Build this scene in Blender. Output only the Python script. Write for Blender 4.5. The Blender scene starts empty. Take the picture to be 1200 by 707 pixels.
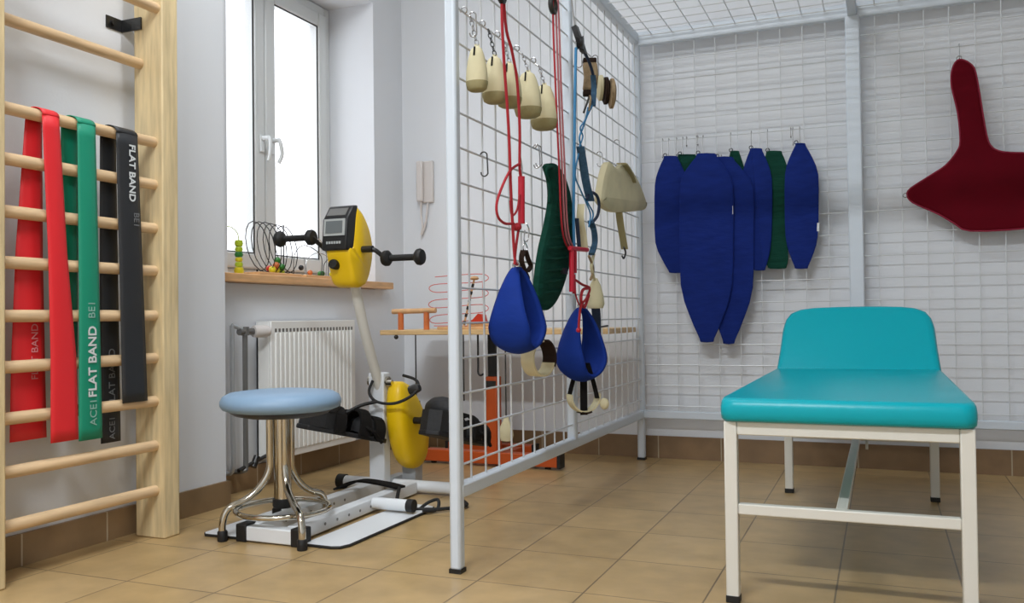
import bpy, bmesh, math, random
from mathutils import Vector, Matrix
random.seed(7)
PI = math.pi
SC = bpy.context.scene
COL = SC.collection

# ------------------------------------------------------------------ camera model (1200x707)
F, CX, CY, H = 1039.0, 600.0, 353.5, 0.70
_v1 = Vector((1033-CX, 367-CY, F)).normalized()
_v2 = -Vector((-1893-CX, 402-CY, F)).normalized()
AX_Y = _v1
AX_X = (_v2 - AX_Y*_v2.dot(AX_Y)).normalized()
AX_Z = AX_X.cross(AX_Y)
M = Matrix((AX_X, AX_Y, AX_Z))            # camera (right, down, forward) -> world
def at(u, v, axis, val):
    """point of the place seen at pixel u,v of the photograph on the plane axis = val"""
    d = M @ Vector((u-CX, v-CY, F)); k = 'xyz'.index(axis)
    o = Vector((0, 0, H)); t = (val-o[k])/d[k]
    return o + d*t
cam_d = bpy.data.cameras.new('camera'); cam = bpy.data.objects.new('camera', cam_d); COL.objects.link(cam)
r_ = M @ Vector((1,0,0)); u_ = M @ Vector((0,-1,0)); b_ = M @ Vector((0,0,-1))
cam.matrix_world = Matrix(((r_.x,u_.x,b_.x,0),(r_.y,u_.y,b_.y,0),(r_.z,u_.z,b_.z,H),(0,0,0,1)))
cam_d.sensor_fit = 'HORIZONTAL'; cam_d.sensor_width = 36; cam_d.lens = F/1200*36; cam_d.clip_start = .05
SC.camera = cam

# ------------------------------------------------------------------ materials
def lin(h):
    h = h.lstrip('#'); c = [int(h[i:i+2],16)/255 for i in (0,2,4)]
    return [x/12.92 if x <= .04045 else ((x+.055)/1.055)**2.4 for x in c] + [1]
def mat(name, col, rough=.5, metal=0, bump=0, bscale=60, var=0, vscale=8, stretch=(1,1,1), coat=0, spec=.5):
    m = bpy.data.materials.new(name); m.use_nodes = True; nt = m.node_tree; N = nt.nodes; L = nt.links
    b = N['Principled BSDF']; c = lin(col)
    if rough > .65 and ('fabric' in name or 'canvas' in name or 'webbing' in name): spec = .12
    b.inputs['Base Color'].default_value = c; b.inputs['Roughness'].default_value = rough
    b.inputs['Metallic'].default_value = metal; b.inputs['Coat Weight'].default_value = coat
    b.inputs['Specular IOR Level'].default_value = spec
    if bump or var:
        tc = N.new('ShaderNodeTexCoord'); mp = N.new('ShaderNodeMapping'); mp.inputs['Scale'].default_value = stretch
        L.new(tc.outputs['Object'], mp.inputs['Vector'])
    if var:
        n = N.new('ShaderNodeTexNoise'); n.inputs['Scale'].default_value = vscale; n.inputs['Detail'].default_value = 5
        L.new(mp.outputs[0], n.inputs['Vector'])
        r = N.new('ShaderNodeValToRGB'); r.color_ramp.elements[0].position = .3; r.color_ramp.elements[1].position = .7
        r.color_ramp.elements[0].color = [x*(1-var) for x in c[:3]]+[1]
        r.color_ramp.elements[1].color = [min(1,x*(1+var)) for x in c[:3]]+[1]
        L.new(n.outputs[0], r.inputs[0]); L.new(r.outputs[0], b.inputs['Base Color'])
    if bump:
        n = N.new('ShaderNodeTexNoise'); n.inputs['Scale'].default_value = bscale; n.inputs['Detail'].default_value = 3
        L.new(mp.outputs[0], n.inputs['Vector'])
        bp = N.new('ShaderNodeBump'); bp.inputs['Strength'].default_value = bump; bp.inputs['Distance'].default_value = .01
        L.new(n.outputs[0], bp.inputs['Height']); L.new(bp.outputs[0], b.inputs['Normal'])
    return m
def tile_mat(name, c1, c2, mortar, w, h, off, axes, rough, ms=.003, bumpy=.15, coat=0):
    m = bpy.data.materials.new(name); m.use_nodes = True; nt = m.node_tree; N = nt.nodes; L = nt.links
    b = N['Principled BSDF']; b.inputs['Roughness'].default_value = rough; b.inputs['Coat Weight'].default_value = coat
    g = N.new('ShaderNodeNewGeometry'); s = N.new('ShaderNodeSeparateXYZ'); L.new(g.outputs['Position'], s.inputs[0])
    cb = N.new('ShaderNodeCombineXYZ')
    L.new(s.outputs['XYZ'.index(axes[0])], cb.inputs[0]); L.new(s.outputs['XYZ'.index(axes[1])], cb.inputs[1])
    mp = N.new('ShaderNodeMapping'); mp.inputs['Location'].default_value = (-off[0]+100*w, -off[1]+100*h, 0)
    L.new(cb.outputs[0], mp.inputs[0])
    br = N.new('ShaderNodeTexBrick'); br.offset = 0; br.squash = 1
    br.inputs['Scale'].default_value = 1; br.inputs['Brick Width'].default_value = w; br.inputs['Row Height'].default_value = h
    br.inputs['Mortar Size'].default_value = ms; br.inputs['Mortar Smooth'].default_value = .2
    br.inputs['Color1'].default_value = lin(c1); br.inputs['Color2'].default_value = lin(c2); br.inputs['Mortar'].default_value = lin(mortar)
    L.new(mp.outputs[0], br.inputs['Vector'])
    n = N.new('ShaderNodeTexNoise'); n.inputs['Scale'].default_value = 9; n.inputs['Detail'].default_value = 8; L.new(g.outputs['Position'], n.inputs['Vector'])
    mx = N.new('ShaderNodeMix'); mx.data_type = 'RGBA'; mx.blend_type = 'OVERLAY'; mx.inputs[0].default_value = .35
    L.new(br.outputs['Color'], mx.inputs[6]); L.new(n.outputs[0], mx.inputs[7]); L.new(mx.outputs[2], b.inputs['Base Color'])
    bp = N.new('ShaderNodeBump'); bp.inputs['Strength'].default_value = .4; bp.inputs['Distance'].default_value = .002; bp.invert = True
    L.new(br.outputs['Fac'], bp.inputs['Height'])
    bp2 = N.new('ShaderNodeBump'); bp2.inputs['Strength'].default_value = bumpy; bp2.inputs['Distance'].default_value = .004
    L.new(n.outputs[0], bp2.inputs['Height']); L.new(bp.outputs[0], bp2.inputs['Normal']); L.new(bp2.outputs[0], b.inputs['Normal'])
    return m
def wood_mat(name, c, rough=.45, stretch=(12,12,1.2), var=.18):
    return mat(name, c, rough, var=var, vscale=5, stretch=stretch, bump=.03, bscale=30)
Mt = dict(
    wall=mat('wall_paint', '#e4e7ec', .75, bump=.04, bscale=120),
    ceil=mat('ceiling_paint', '#e6e7e8', .85),
    pine=wood_mat('pine_upright', '#dcc69a'), rung=wood_mat('beech_rung', '#dabb93', .4, (12,1.2,12)),
    sill=wood_mat('sill_wood', '#dcab76', .35, (12,1.5,12)), top=wood_mat('table_top_wood', '#dcb884', .4, (1.5,12,12)),
    white=mat('white_enamel', '#e4e7ea', .35, bump=.02), frame=mat('cage_enamel', '#d3dce6', .38, bump=.02, bscale=90),
    wire=mat('mesh_wire_zinc', '#d8dce0', .35, .2), cream_metal=mat('cream_enamel', '#dcd9d0', .35),
    pvc=mat('white_pvc', '#dfe2e2', .3), plastic=mat('off_white_plastic', '#dcd6d3', .45),
    rad=mat('radiator_enamel', '#f4f4f1', .35), dark=mat('dark_gap', '#2c2a28', .7), pipe=mat('grey_pipe', '#7d7c7a', .4, .5),
    pipel=mat('light_pipe', '#b9bcbf', .4, .3),
    chrome=mat('chrome', '#c8c2b4', .12, 1), steel=mat('steel_hook', '#b9b9b9', .25, 1), dsteel=mat('dark_steel', '#4a4a4a', .35, .9),
    rubber=mat('black_rubber', '#141313', .6, bump=.1), blk=mat('black_plastic', '#18181a', .4), webbing=mat('black_webbing', '#1b1918', .8, bump=.4, bscale=300),
    stool=mat('light_blue_vinyl', '#86a3bf', .45, bump=.05), teal=mat('teal_vinyl', '#02a2b0', .32, bump=.05, bscale=40, spec=.28),
    yellow=mat('yellow_shell', '#f5c90f', .38, bump=.02), screen=mat('grey_screen', '#6a7073', .25), bezel=mat('screen_bezel', '#a9adad', .4),
    shoe=mat('black_shoe', '#1a1a1c', .65, bump=.2),
    red_rub=mat('red_rubber', '#e3262e', .5, bump=.08, bscale=15), green_rub=mat('green_rubber', '#0f8f70', .5, bump=.06, bscale=15),
    black_rub=mat('black_band_rubber', '#26282c', .5, bump=.06, bscale=15), ink=mat('white_ink', '#d9dee0', .6), inkf=mat('faded_ink', '#8fb9ad', .6),
    inkd=mat('grey_ink', '#75787b', .6), inkr=mat('pink_ink', '#d98a90', .6),
    navy=mat('navy_fabric', '#172a72', .85, bump=.5, bscale=9, stretch=(1,1,3), var=.12, vscale=12),
    blue=mat('royal_blue_fabric', '#173488', .7, bump=.35, bscale=12, stretch=(1,1,2), var=.1),
    green=mat('dark_green_fabric', '#123f33', .85, bump=.6, bscale=10, stretch=(1,1,5), var=.15),
    crim=mat('crimson_fabric', '#5e0314', .85, bump=.35, bscale=9, var=.1), crim_edge=mat('crimson_piping', '#8c1c38', .8),
    cream=mat('cream_canvas', '#d9cfab', .8, bump=.3, bscale=14, var=.1), khaki=mat('khaki_canvas', '#a0966f', .85, bump=.3),
    tan=mat('tan_webbing', '#a08a6c', .85, bump=.4, bscale=60, var=.3, vscale=40), brown=mat('dark_brown_webbing', '#30241e', .85, bump=.3),
    redrope=mat('red_cord', '#b3202c', .7, bump=.5, bscale=300), pinkrope=mat('faded_red_cord', '#c9777d', .7, bump=.5, bscale=300),
    redpl=mat('red_plastic', '#c4152f', .4), bluerope=mat('light_blue_cord', '#3f87b8', .7, bump=.5, bscale=300),
    dblue=mat('slate_blue_webbing', '#3d5870', .8, bump=.5, bscale=80, var=.3, vscale=30), darkblue=mat('dark_blue_cord', '#1c2b45', .7),
    orange=mat('orange_enamel', '#bb4f1c', .4), woodlt=wood_mat('light_wood', '#d8a978', .45, (4,4,4)), owood=wood_mat('orange_stained_wood', '#d2723a', .45, (4,4,4)),
    beadY=mat('yellow_bead', '#e3d323', .3), beadG=mat('green_bead', '#2f7d2e', .3), beadR=mat('red_bead', '#cc3a22', .3), beadL=mat('lime_bead', '#b9cf2c', .3),
    redwire=mat('red_wire', '#cf5a52', .4), tag=mat('white_label', '#dcdfe2', .7), lampw=mat('lamp_housing', '#e8e8e8', .4),
    plate=mat('white_plate', '#e6e8ea', .3), mattedge=mat('plate_edge', '#202020', .6),
)
Mt['floor'] = tile_mat('floor_tiles', '#b5986b', '#ae9164', '#776449', .296, .331, (-.71, 2.15), 'XY', .32, .0025, .12)
Mt['sk_l'] = tile_mat('skirting_tiles_left', '#93795a', '#8b7253', '#bdb09a', .305, 5, (2.738, -2), 'YZ', .4)
Mt['sk_b'] = tile_mat('skirting_tiles_back', '#84694c', '#7e6447', '#ab9d86', .305, 5, (-1.024, -2), 'XZ', .4)
g = bpy.data.materials.new('window_glass'); g.use_nodes = True; N = g.node_tree.nodes; N.remove(N['Principled BSDF'])
tr = N.new('ShaderNodeBsdfTransparent'); gl = N.new('ShaderNodeBsdfGlossy'); gl.inputs['Roughness'].default_value = .02
mx = N.new('ShaderNodeMixShader'); mx.inputs[0].default_value = .06
g.node_tree.links.new(tr.outputs[0], mx.inputs[1]); g.node_tree.links.new(gl.outputs[0], mx.inputs[2]); g.node_tree.links.new(mx.outputs[0], N['Material Output'].inputs[0])
Mt['glass'] = g
e = bpy.data.materials.new('lamp_diffuser'); e.use_nodes = True; b = e.node_tree.nodes['Principled BSDF']
b.inputs['Emission Color'].default_value = (1,.97,.92,1); b.inputs['Emission Strength'].default_value = 8
Mt['lamp'] = e

# ------------------------------------------------------------------ mesh helpers
def V(*a): return Vector(a)
def catmull(P, n=8, closed=False):
    P = [Vector(p) for p in P]; out = []; k = len(P)
    for i in range(k if closed else k-1):
        if closed: a,b,c,d = P[(i-1)%k],P[i],P[(i+1)%k],P[(i+2)%k]
        else: a,b,c,d = P[max(i-1,0)],P[i],P[i+1],P[min(i+2,k-1)]
        for j in range(n):
            t = j/n
            out.append(.5*((2*b)+(c-a)*t+(2*a-5*b+4*c-d)*t*t+(3*b-a-3*c+d)*t**3))
    if not closed: out.append(P[-1])
    return out
class MB:
    def __init__(s): s.bm = bmesh.new()
    def box(s, lo, hi):
        lo, hi = Vector(lo), Vector(hi); c = (lo+hi)/2; d = hi-lo
        r = bmesh.ops.create_cube(s.bm, size=1)
        bmesh.ops.transform(s.bm, verts=r['verts'], matrix=Matrix.Translation(c) @ Matrix.Diagonal((abs(d.x),abs(d.y),abs(d.z),1)))
        return s
    def obox(s, c, size, rot):
        r = bmesh.ops.create_cube(s.bm, size=1)
        bmesh.ops.transform(s.bm, verts=r['verts'], matrix=Matrix.Translation(Vector(c)) @ rot.to_4x4() @ Matrix.Diagonal((*size,1)))
        return s
    def bar(s, p, q, w, h=None, up=(0,0,1)):
        p, q = Vector(p), Vector(q); d = q-p; z = d.normalized(); u = Vector(up)
        if abs(z.dot(u)) > .98: u = Vector((0,1,0))
        x = u.cross(z).normalized(); y = z.cross(x)
        return s.obox((p+q)/2, (w, h or w, d.length), Matrix((x,y,z)).transposed())
    def tube(s, P, r, seg=8, closed=False, cap=True):
        P = [Vector(p) for p in P]; n = len(P); rings = []; prev = None
        for i, p in enumerate(P):
            if closed: t = P[(i+1)%n]-P[i-1]
            else: t = P[min(i+1,n-1)]-P[max(i-1,0)]
            t.normalize()
            if prev is None:
                a = Vector((0,0,1)) if abs(t.z) < .9 else Vector((1,0,0)); x = a.cross(t).normalized()
            else:
                x = (prev - t*prev.dot(t))
                if x.length < 1e-6: x = Vector((1,0,0)).cross(t)
                x.normalize()
            prev = x; y = t.cross(x); rr = r[i] if isinstance(r,(list,tuple)) else r
            rings.append([s.bm.verts.new(p + (x*math.cos(2*PI*k/seg)+y*math.sin(2*PI*k/seg))*rr) for k in range(seg)])
        for i in range(n if closed else n-1):
            A, B = rings[i], rings[(i+1)%n]
            for k in range(seg):
                s.bm.faces.new((A[k],A[(k+1)%seg],B[(k+1)%seg],B[k]))
        if not closed and cap:
            s.bm.faces.new(rings[0][::-1]); s.bm.faces.new(rings[-1])
        return s
    def strip(s, P, w, th, side):
        """flat webbing along P; side = direction of its width"""
        side = Vector(side).normalized(); P = [Vector(p) for p in P]; n = len(P); R = []
        for i, p in enumerate(P):
            t = (P[min(i+1,n-1)]-P[max(i-1,0)]).normalized(); nn = t.cross(side).normalized()
            ww = w[i] if isinstance(w,(list,tuple)) else w
            R.append([s.bm.verts.new(p+side*a*ww/2+nn*b*th/2) for a,b in ((-1,-1),(1,-1),(1,1),(-1,1))])
        for i in range(n-1):
            for k in range(4): s.bm.faces.new((R[i][k],R[i][(k+1)%4],R[i+1][(k+1)%4],R[i+1][k]))
        s.bm.faces.new(R[0][::-1]); s.bm.faces.new(R[-1]); return s
    def lathe(s, c, prof, seg=24, axis=(0,0,1), sq=(1,1)):
        z = Vector(axis).normalized(); a = Vector((1,0,0)) if abs(z.x) < .9 else Vector((0,1,0)); y = z.cross(a).normalized(); x = y.cross(z)
        c = Vector(c); rings = []
        for r, h in prof:
            if r < 1e-5: rings.append([s.bm.verts.new(c+z*h)])
            else: rings.append([s.bm.verts.new(c+z*h+x*r*sq[0]*math.cos(2*PI*k/seg)+y*r*sq[1]*math.sin(2*PI*k/seg)) for k in range(seg)])
        for A, B in zip(rings, rings[1:]):
            for k in range(seg):
                k2 = (k+1)%seg
                if len(A) == 1 and len(B) == 1: continue
                if len(A) == 1: s.bm.faces.new((A[0],B[k2],B[k]))
                elif len(B) == 1: s.bm.faces.new((A[k],A[k2],B[0]))
                else: s.bm.faces.new((A[k],A[k2],B[k2],B[k]))
        if len(rings[0]) > 1: s.bm.faces.new(rings[0][::-1])
        if len(rings[-1]) > 1: s.bm.faces.new(rings[-1])
        return s
    def cyl(s, p, q, r, seg=16):
        p, q = Vector(p), Vector(q); return s.lathe(p, [(r,0),(r,(q-p).length)], seg, (q-p))
    def ball(s, c, r, seg=16, sc=(1,1,1)):
        q = bmesh.ops.create_uvsphere(s.bm, u_segments=seg, v_segments=seg//2, radius=r)
        bmesh.ops.transform(s.bm, verts=q['verts'], matrix=Matrix.Translation(Vector(c)) @ Matrix.Diagonal((*sc,1))); return s
    def prism(s, pts, depth):
        """closed outline of 3D points extruded by the vector depth"""
        d = Vector(depth); A = [s.bm.verts.new(Vector(p)) for p in pts]; B = [s.bm.verts.new(Vector(p)+d) for p in pts]; n = len(A)
        s.bm.faces.new(A); s.bm.faces.new(B[::-1])
        for i in range(n): s.bm.faces.new((A[i],B[i],B[(i+1)%n],A[(i+1)%n]))
        return s
    def pad(s, pts, nrm, th, ins=.012):
        """a padded panel: outline extruded along nrm, both faces swollen by an inset"""
        nrm = Vector(nrm).normalized(); A = [s.bm.verts.new(Vector(p)-nrm*th*.25) for p in pts]; B = [s.bm.verts.new(Vector(p)+nrm*th*.25) for p in pts]; n = len(A)
        fs = [s.bm.faces.new(A), s.bm.faces.new(B[::-1])]
        for i in range(n): s.bm.faces.new((A[i],B[i],B[(i+1)%n],A[(i+1)%n]))
        bmesh.ops.recalc_face_normals(s.bm, faces=s.bm.faces[:])
        for t, dp in ((ins*.35, th*.14),(ins*.65, th*.09)):
            bmesh.ops.inset_region(s.bm, faces=fs, thickness=t, depth=dp, use_even_offset=False)
        return s
    def build(s, name, m, parent=None, bevel=0, solid=0, subsurf=0, angle=40, seg=2):
        bm = s.bm; bmesh.ops.recalc_face_normals(bm, faces=bm.faces[:])
        me = bpy.data.meshes.new(name); 
        o = bpy.data.objects.new(name, me); COL.objects.link(o)
        if parent is not None:
            o.parent = parent
            off = parent.location.copy(); p = parent.parent
            while p is not None: off += p.location; p = p.parent
            bmesh.ops.translate(bm, verts=bm.verts[:], vec=-off)
        bm.to_mesh(me); bm.free(); me.materials.append(Mt[m] if isinstance(m,str) else m)
        for p in me.polygons: p.use_smooth = True
        me.set_sharp_from_angle(angle=math.radians(angle))
        if solid:
            k = o.modifiers.new('thick','SOLIDIFY'); k.thickness = solid; k.offset = 0
        if bevel:
            k = o.modifiers.new('bevel','BEVEL'); k.width = bevel; k.segments = seg; k.limit_method = 'ANGLE'; k.angle_limit = math.radians(35); k.harden_normals = False
        if subsurf:
            k = o.modifiers.new('sub','SUBSURF'); k.levels = k.render_levels = subsurf
        return o
def tag(o, label, cat, group=None):
    o['label'] = label; o['category'] = cat
    if group: o['group'] = group
    return o
def thing(name, loc, label, cat, group=None):
    o = bpy.data.objects.new(name, None); COL.objects.link(o); o.location = loc; o.empty_display_size = .05
    return tag(o, label, cat, group)
def struct(o): o['kind'] = 'structure'; return o
def arc(c, r, a0, a1, ex, ez, n=12):
    c, ex, ez = Vector(c), Vector(ex), Vector(ez)
    return [c + ex*r*math.cos(a0+(a1-a0)*i/n) + ez*r*math.sin(a0+(a1-a0)*i/n) for i in range(n+1)]
def relabel(o, lab): o['label'] = lab; return o

# ------------------------------------------------------------------ room shell
XL, XW, XG, YB = -2.31, -2.45, -2.74, 4.32      # wall with bars, window wall, window plane, back wall
ZC, YF, XR = 3.20, -2.4, 3.2
struct(MB().box((XG-.2,YF-.2,-.12),(XR+.2,YB+.2,0)).build('floor','floor'))
struct(MB().box((XG-.2,YF-.2,ZC),(XR+.2,YB+.2,ZC+.12)).build('ceiling','ceil'))
w = MB().box((XG-.1,YF,0),(XL,2.70,ZC))
w.box((XG-.1,2.70,0),(XW,YB,.855)); w.box((XG-.1,2.70,2.37),(XW,YB,ZC))
w.box((XG-.1,4.02,.855),(XW,YB,2.37)); w.box((XG-.1,2.70,.855),(XW,2.88,2.37))
struct(w.build('wall_left','wall'))
struct(MB().box((XG-.1,YB,0),(XR+.1,YB+.15,ZC)).build('wall_back','wall'))
struct(MB().box((XR,YF,0),(XR+.15,YB,ZC)).build('wall_right','wall'))
struct(MB().box((XG-.1,YF-.15,0),(XR+.15,YF,ZC)).build('wall_front','wall'))
sk = MB().box((XL,YF,0),(XL+.012,2.712,.093)); sk.box((XW,2.70,0),(XL+.012,2.712,.093)); sk.box((XW,2.712,0),(XW+.012,YB,.093))
struct(sk.build('baseboard_left','sk_l'))
struct(MB().box((XW+.012,YB-.012,0),(XR,YB,.109)).build('baseboard_back','sk_b'))
struct(MB().box((XR-.012,YF,0),(XR,YB-.012,.1)).build('baseboard_right','sk_l'))
# wooden window board
s = MB(); s.box((XG+.04,2.885,.857),(XW+.001,4.015,.893)); s.box((XW,2.703,.857),(XW+.055,4.115,.893))
struct(s.build('trim_1','sill',bevel=.004))

# window
win = bpy.data.objects.new('window_1', None); COL.objects.link(win); win.location = (XG, 3.45, .893); struct(win)
y0, y1, z0, z1 = 2.885, 4.015, .895, 2.365
fr = MB(); X0, X1 = XG-.04, XG+.02
fr.box((X0,y0,z0),(X1,y0+.045,z1)); fr.box((X0,y1-.045,z0),(X1,y1,z1)); fr.box((X0,y0+.045,z0),(X1,y1-.045,z0+.045)); fr.box((X0,y0+.045,z1-.045),(X1,y1-.045,z1))
fr.build('frame','pvc',win,bevel=.006)
mid = 3.454
for a, b_ in ((y0+.047, mid-.004), (mid+.004, y1-.047)):
    k = MB(); zz0, zz1 = z0+.047, z1-.047; A, B = XG-.03, XG+.035; q = .072
    k.box((A,a,zz0),(B,a+q,zz1)); k.box((A,b_-q,zz0),(B,b_,zz1)); k.box((A,a+q,zz0),(B,b_-q,zz0+q)); k.box((A,a+q,zz1-q),(B,b_-q,zz1))
    sash = k.build('sash','pvc',win,bevel=.008)
    gk = MB(); gg = XG+.022
    for lo, hi in (((gg,a+q,zz0+q),(gg+.006,a+q+.005,zz1-q)),((gg,b_-q-.005,zz0+q),(gg+.006,b_-q,zz1-q)),((gg,a+q,zz1-q-.005),(gg+.006,b_-q,zz1-q)),((gg,a+q,zz0+q),(gg+.006,b_-q,zz0+q+.005))):
        gk.box(lo,hi)
    gk.build('gasket_gap_strip','dark',sash)
    MB().box((XG+.008,a+q,zz0+q),(XG+.014,b_-q,zz1-q)).build('pane','glass',sash)
    hy = mid-.036 if b_ < mid else mid+.04
    hd = MB(); hd.box((B,hy-.014,1.50),(B+.012,hy+.014,1.58)); hd.cyl((B+.01,hy,1.565),(B+.05,hy,1.565),.011)
    hd.tube(catmull([(B+.045,hy,1.57),(B+.055,hy,1.55),(B+.055,hy+(.012 if b_>mid else 0),1.50),(B+.045,hy,1.455)],5),.0095)
    hd.build('handle','pvc',sash,bevel=.002)

MB().box((XG-.025,mid-.003,z0+.05),(XG-.005,mid+.003,z1-.05)).build('gasket_gap_strip','dark',win)  # dark strip painted in for the shade in the gap between the sashes
# radiator
rd = thing('radiator',(-2.40,3.36,.1),'white ribbed panel radiator on the wall below the window','radiator')
rx0, rx1, ry0, ry1, rz0, rz1 = -2.438, -2.36, 3.04, 3.68, .112, .697
k = MB(); k.box((rx1-.012,ry0,rz0),(rx1,ry1,rz1))
n = 19
for i in range(n):
    yy = ry0+.035+(ry1-ry0-.07)*i/(n-1)
    k.bar((rx1,yy,rz0+.03),(rx1,yy,rz1-.05),.02,.012,(1,0,0))
k.build('front_panel','rad',rd,bevel=.003)
k = MB(); k.box((rx0,ry0,rz0+.01),(rx1-.013,ry0+.006,rz1-.004)); k.box((rx0,ry1-.006,rz0+.01),(rx1-.013,ry1,rz1-.004)); k.box((rx0,ry0,rz0),(rx0+.012,ry1,rz1-.02))
k.build('side_cover','rad',rd,bevel=.002)
k = MB(); k.box((rx0,ry0,rz1-.003),(rx1-.013,ry1,rz1)); k.build('top_cover','rad',rd)
k = MB()
for i in range(24):
    yy = ry0+.03+(ry1-ry0-.06)*i/23; k.box((rx1-.002,yy-.006,rz1-.047),(rx1+.0015,yy+.006,rz1-.032))
k.build('vent_slots','pipe',rd)
MB().lathe((-2.385,2.955,.655),[(.0,0),(.024,.002),(.026,.02),(.026,.06),(.02,.075),(.0,.078)],20,(.35,1,0)).build('thermostatic_valve','plastic',rd)
vb = MB(); vb.cyl((-2.385,2.87,.655),(-2.385,2.96,.655),.014); vb.cyl((-2.385,2.905,.64),(-2.385,2.905,.675),.017); vb.build('valve_body','pipe',rd)
MB().tube(catmull([(-2.385,2.905,.65),(-2.385,2.905,.3),(-2.385,2.905,.12),(-2.385,2.895,.095),(-2.43,2.88,.09)],6),.0105).build('pipe','pipe',rd)
MB().tube(catmull([(-2.40,2.845,.68),(-2.40,2.845,.3),(-2.40,2.845,.11),(-2.44,2.845,.09)],6)+[V(-2.45,2.845,.09)],.009).build('pipe','pipel',rd)
k = MB(); k.cyl((-2.40,2.845,.682),(-2.385,2.885,.668),.009); k.build('pipe_elbow','pipel',rd); k = MB(); k.cyl((-2.385,2.86,.10),(-2.385,3.04,.135),.008); k.cyl((-2.385,2.95,.10),(-2.385,2.975,.14),.014); k.build('return_valve','dsteel',rd)

# ------------------------------------------------------------------ wall bars
XF = -2.14
wb = thing('wall_bars',(-2.2,1.93,0),'pine wall bars ladder with round rungs fixed to the left wall','wall bars')
for ya, yb in ((2.210,2.279),(1.585,1.652)):
    MB().box((-2.262,ya,0),(XF,yb,2.5)).build('upright','pine',wb,bevel=.005)
for z in [.154,.299,.443,.582,.720,.865,1.003,1.146,1.284]:
    MB().cyl((-2.178,1.64,z),(-2.178,2.225,z),.0175,18).build('rung','rung',wb)
for z, x in ((1.548,-2.236),(1.722,-2.165),(2.0,-2.17),(2.2,-2.17)):
    MB().cyl((x,1.64,z),(x,2.225,z),.0175,18).build('rung','rung',wb)
k = MB(); k.box((XL,2.14,1.66),(XL+.004,2.207,1.70)); k.box((XL,2.203,1.66),(-2.225,2.2095,1.70)); k.cyl((XL+.003,2.165,1.68),(XL+.012,2.165,1.68),.009); k.build('wall_bracket','dsteel',wb)

# exercise bands hung over the second rung from the top of the row
def lettering(txt, size, p, ex, ez, m, parent, name='lettering', bold=0):
    cu = bpy.data.curves.new(name,'FONT'); cu.body = txt; cu.size = size; cu.extrude = .0004; cu.offset = bold; cu.align_y = 'CENTER'; cu.align_x = 'CENTER'
    t = bpy.data.objects.new('tmp_text', cu); COL.objects.link(t)
    dg = bpy.context.evaluated_depsgraph_get(); me = bpy.data.meshes.new_from_object(t.evaluated_get(dg)); bpy.data.objects.remove(t)
    me.materials.clear(); me.materials.append(Mt[m])
    o = bpy.data.objects.new(name, me); COL.objects.link(o); o.parent = parent
    off = parent.location.copy(); q = parent.parent
    while q is not None: off += q.location; q = q.parent
    ex, ez = Vector(ex).normalized(), Vector(ez).normalized(); nn = ex.cross(ez)
    R = Matrix((ex,ez,nn)).transposed().to_4x4(); o.matrix_local = Matrix.Translation(Vector(p)-off) @ R
    return o
RZ = 1.284; RX = -2.178
def band(label, front, back, m, group='exercise bands on the wall bars'):
    """front / back: list of (z, y centre, width) from the rung down"""
    t = thing('exercise_band',(RX,front[0][1],RZ),label,'exercise band',group)
    for nm, rows, xs in (('front_strand',front,RX+.0215),('rear_strand',back,RX-.0215)):
        s = MB(); R = []
        nseg = 26
        for i in range(nseg+1):
            f_ = i/nseg; z = rows[0][0]+(rows[-1][0]-rows[0][0])*f_
            j = 0
            while j < len(rows)-2 and z < rows[j+1][0]: j += 1
            q = (rows[j][0]-z)/(rows[j][0]-rows[j+1][0]); y = rows[j][1]+(rows[j+1][1]-rows[j][1])*q; w = rows[j][2]+(rows[j+1][2]-rows[j][2])*q
            row = []
            for a in range(7):
                u = a/6-.5; row.append(s.bm.verts.new((xs+.004*math.cos(PI*u)*(1+.5*math.sin(5*f_+3*u)), y+u*w, z)))
            R.append(row)
        for A, B in zip(R,R[1:]):
            for a in range(6): s.bm.faces.new((A[a],A[a+1],B[a+1],B[a]))
        s.build(nm,m,t,solid=.0022)
    s = MB(); y0_,w0 = front[0][1],front[0][2]; y1_,w1 = back[0][1],back[0][2]; R = []
    for i in range(13):
        a = PI*i/12; c = (1+math.cos(a))/2; yy = y1_+(y0_-y1_)*c; ww = w1+(w0-w1)*c
        R.append([s.bm.verts.new((RX+.0235*math.cos(a),yy+u*ww,RZ+.0215*math.sin(a))) for u in (-.5,-.25,0,.25,.5)])
    for A, B in zip(R,R[1:]):
        for a in range(4): s.bm.faces.new((A[a],A[a+1],B[a+1],B[a]))
    s.build('loop_over_rung',m,t,solid=.0022)
    return t
rb = band('red rubber exercise band draped over the wall bars',[(RZ,1.804,.055),(.9,1.826,.062),(.6,1.845,.085),(.362,1.848,.092)],[(RZ,1.785,.052),(.9,1.770,.085),(.6,1.766,.105),(.375,1.766,.115)],'red_rub')
lettering('FLAT BAND',.03,(RX-.0145,1.782,.62),(0,0,1),(0,-1,0),'inkr',rb)
gb = band('green rubber exercise band with white lettering on the wall bars',[(RZ,1.926,.064),(.8,1.934,.072),(.355,1.938,.083)],[(RZ,1.905,.06),(.42,1.898,.06)],'green_rub')
GX = RX+.0275
gp = lambda u,v: V(GX,at(u,v,'x',GX).y,at(u,v,'x',GX).z)
lettering('FLAT BAND',.040,gp(109,424),(0,0,1),(0,-1,0),'ink',gb,bold=.0008); lettering('ACE1',.034,gp(110,483),(0,0,1),(0,-1,0),'inkf',gb); lettering('BE1',.034,gp(108,363),(0,0,1),(0,-1,0),'inkf',gb)
kb = band('black rubber exercise band with grey lettering nearest the right upright',[(RZ,2.078,.084),(.8,2.096,.093),(.45,2.107,.100)],[(RZ,2.045,.06),(.8,2.047,.07),(.33,2.052,.075)],'black_rub')
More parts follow.
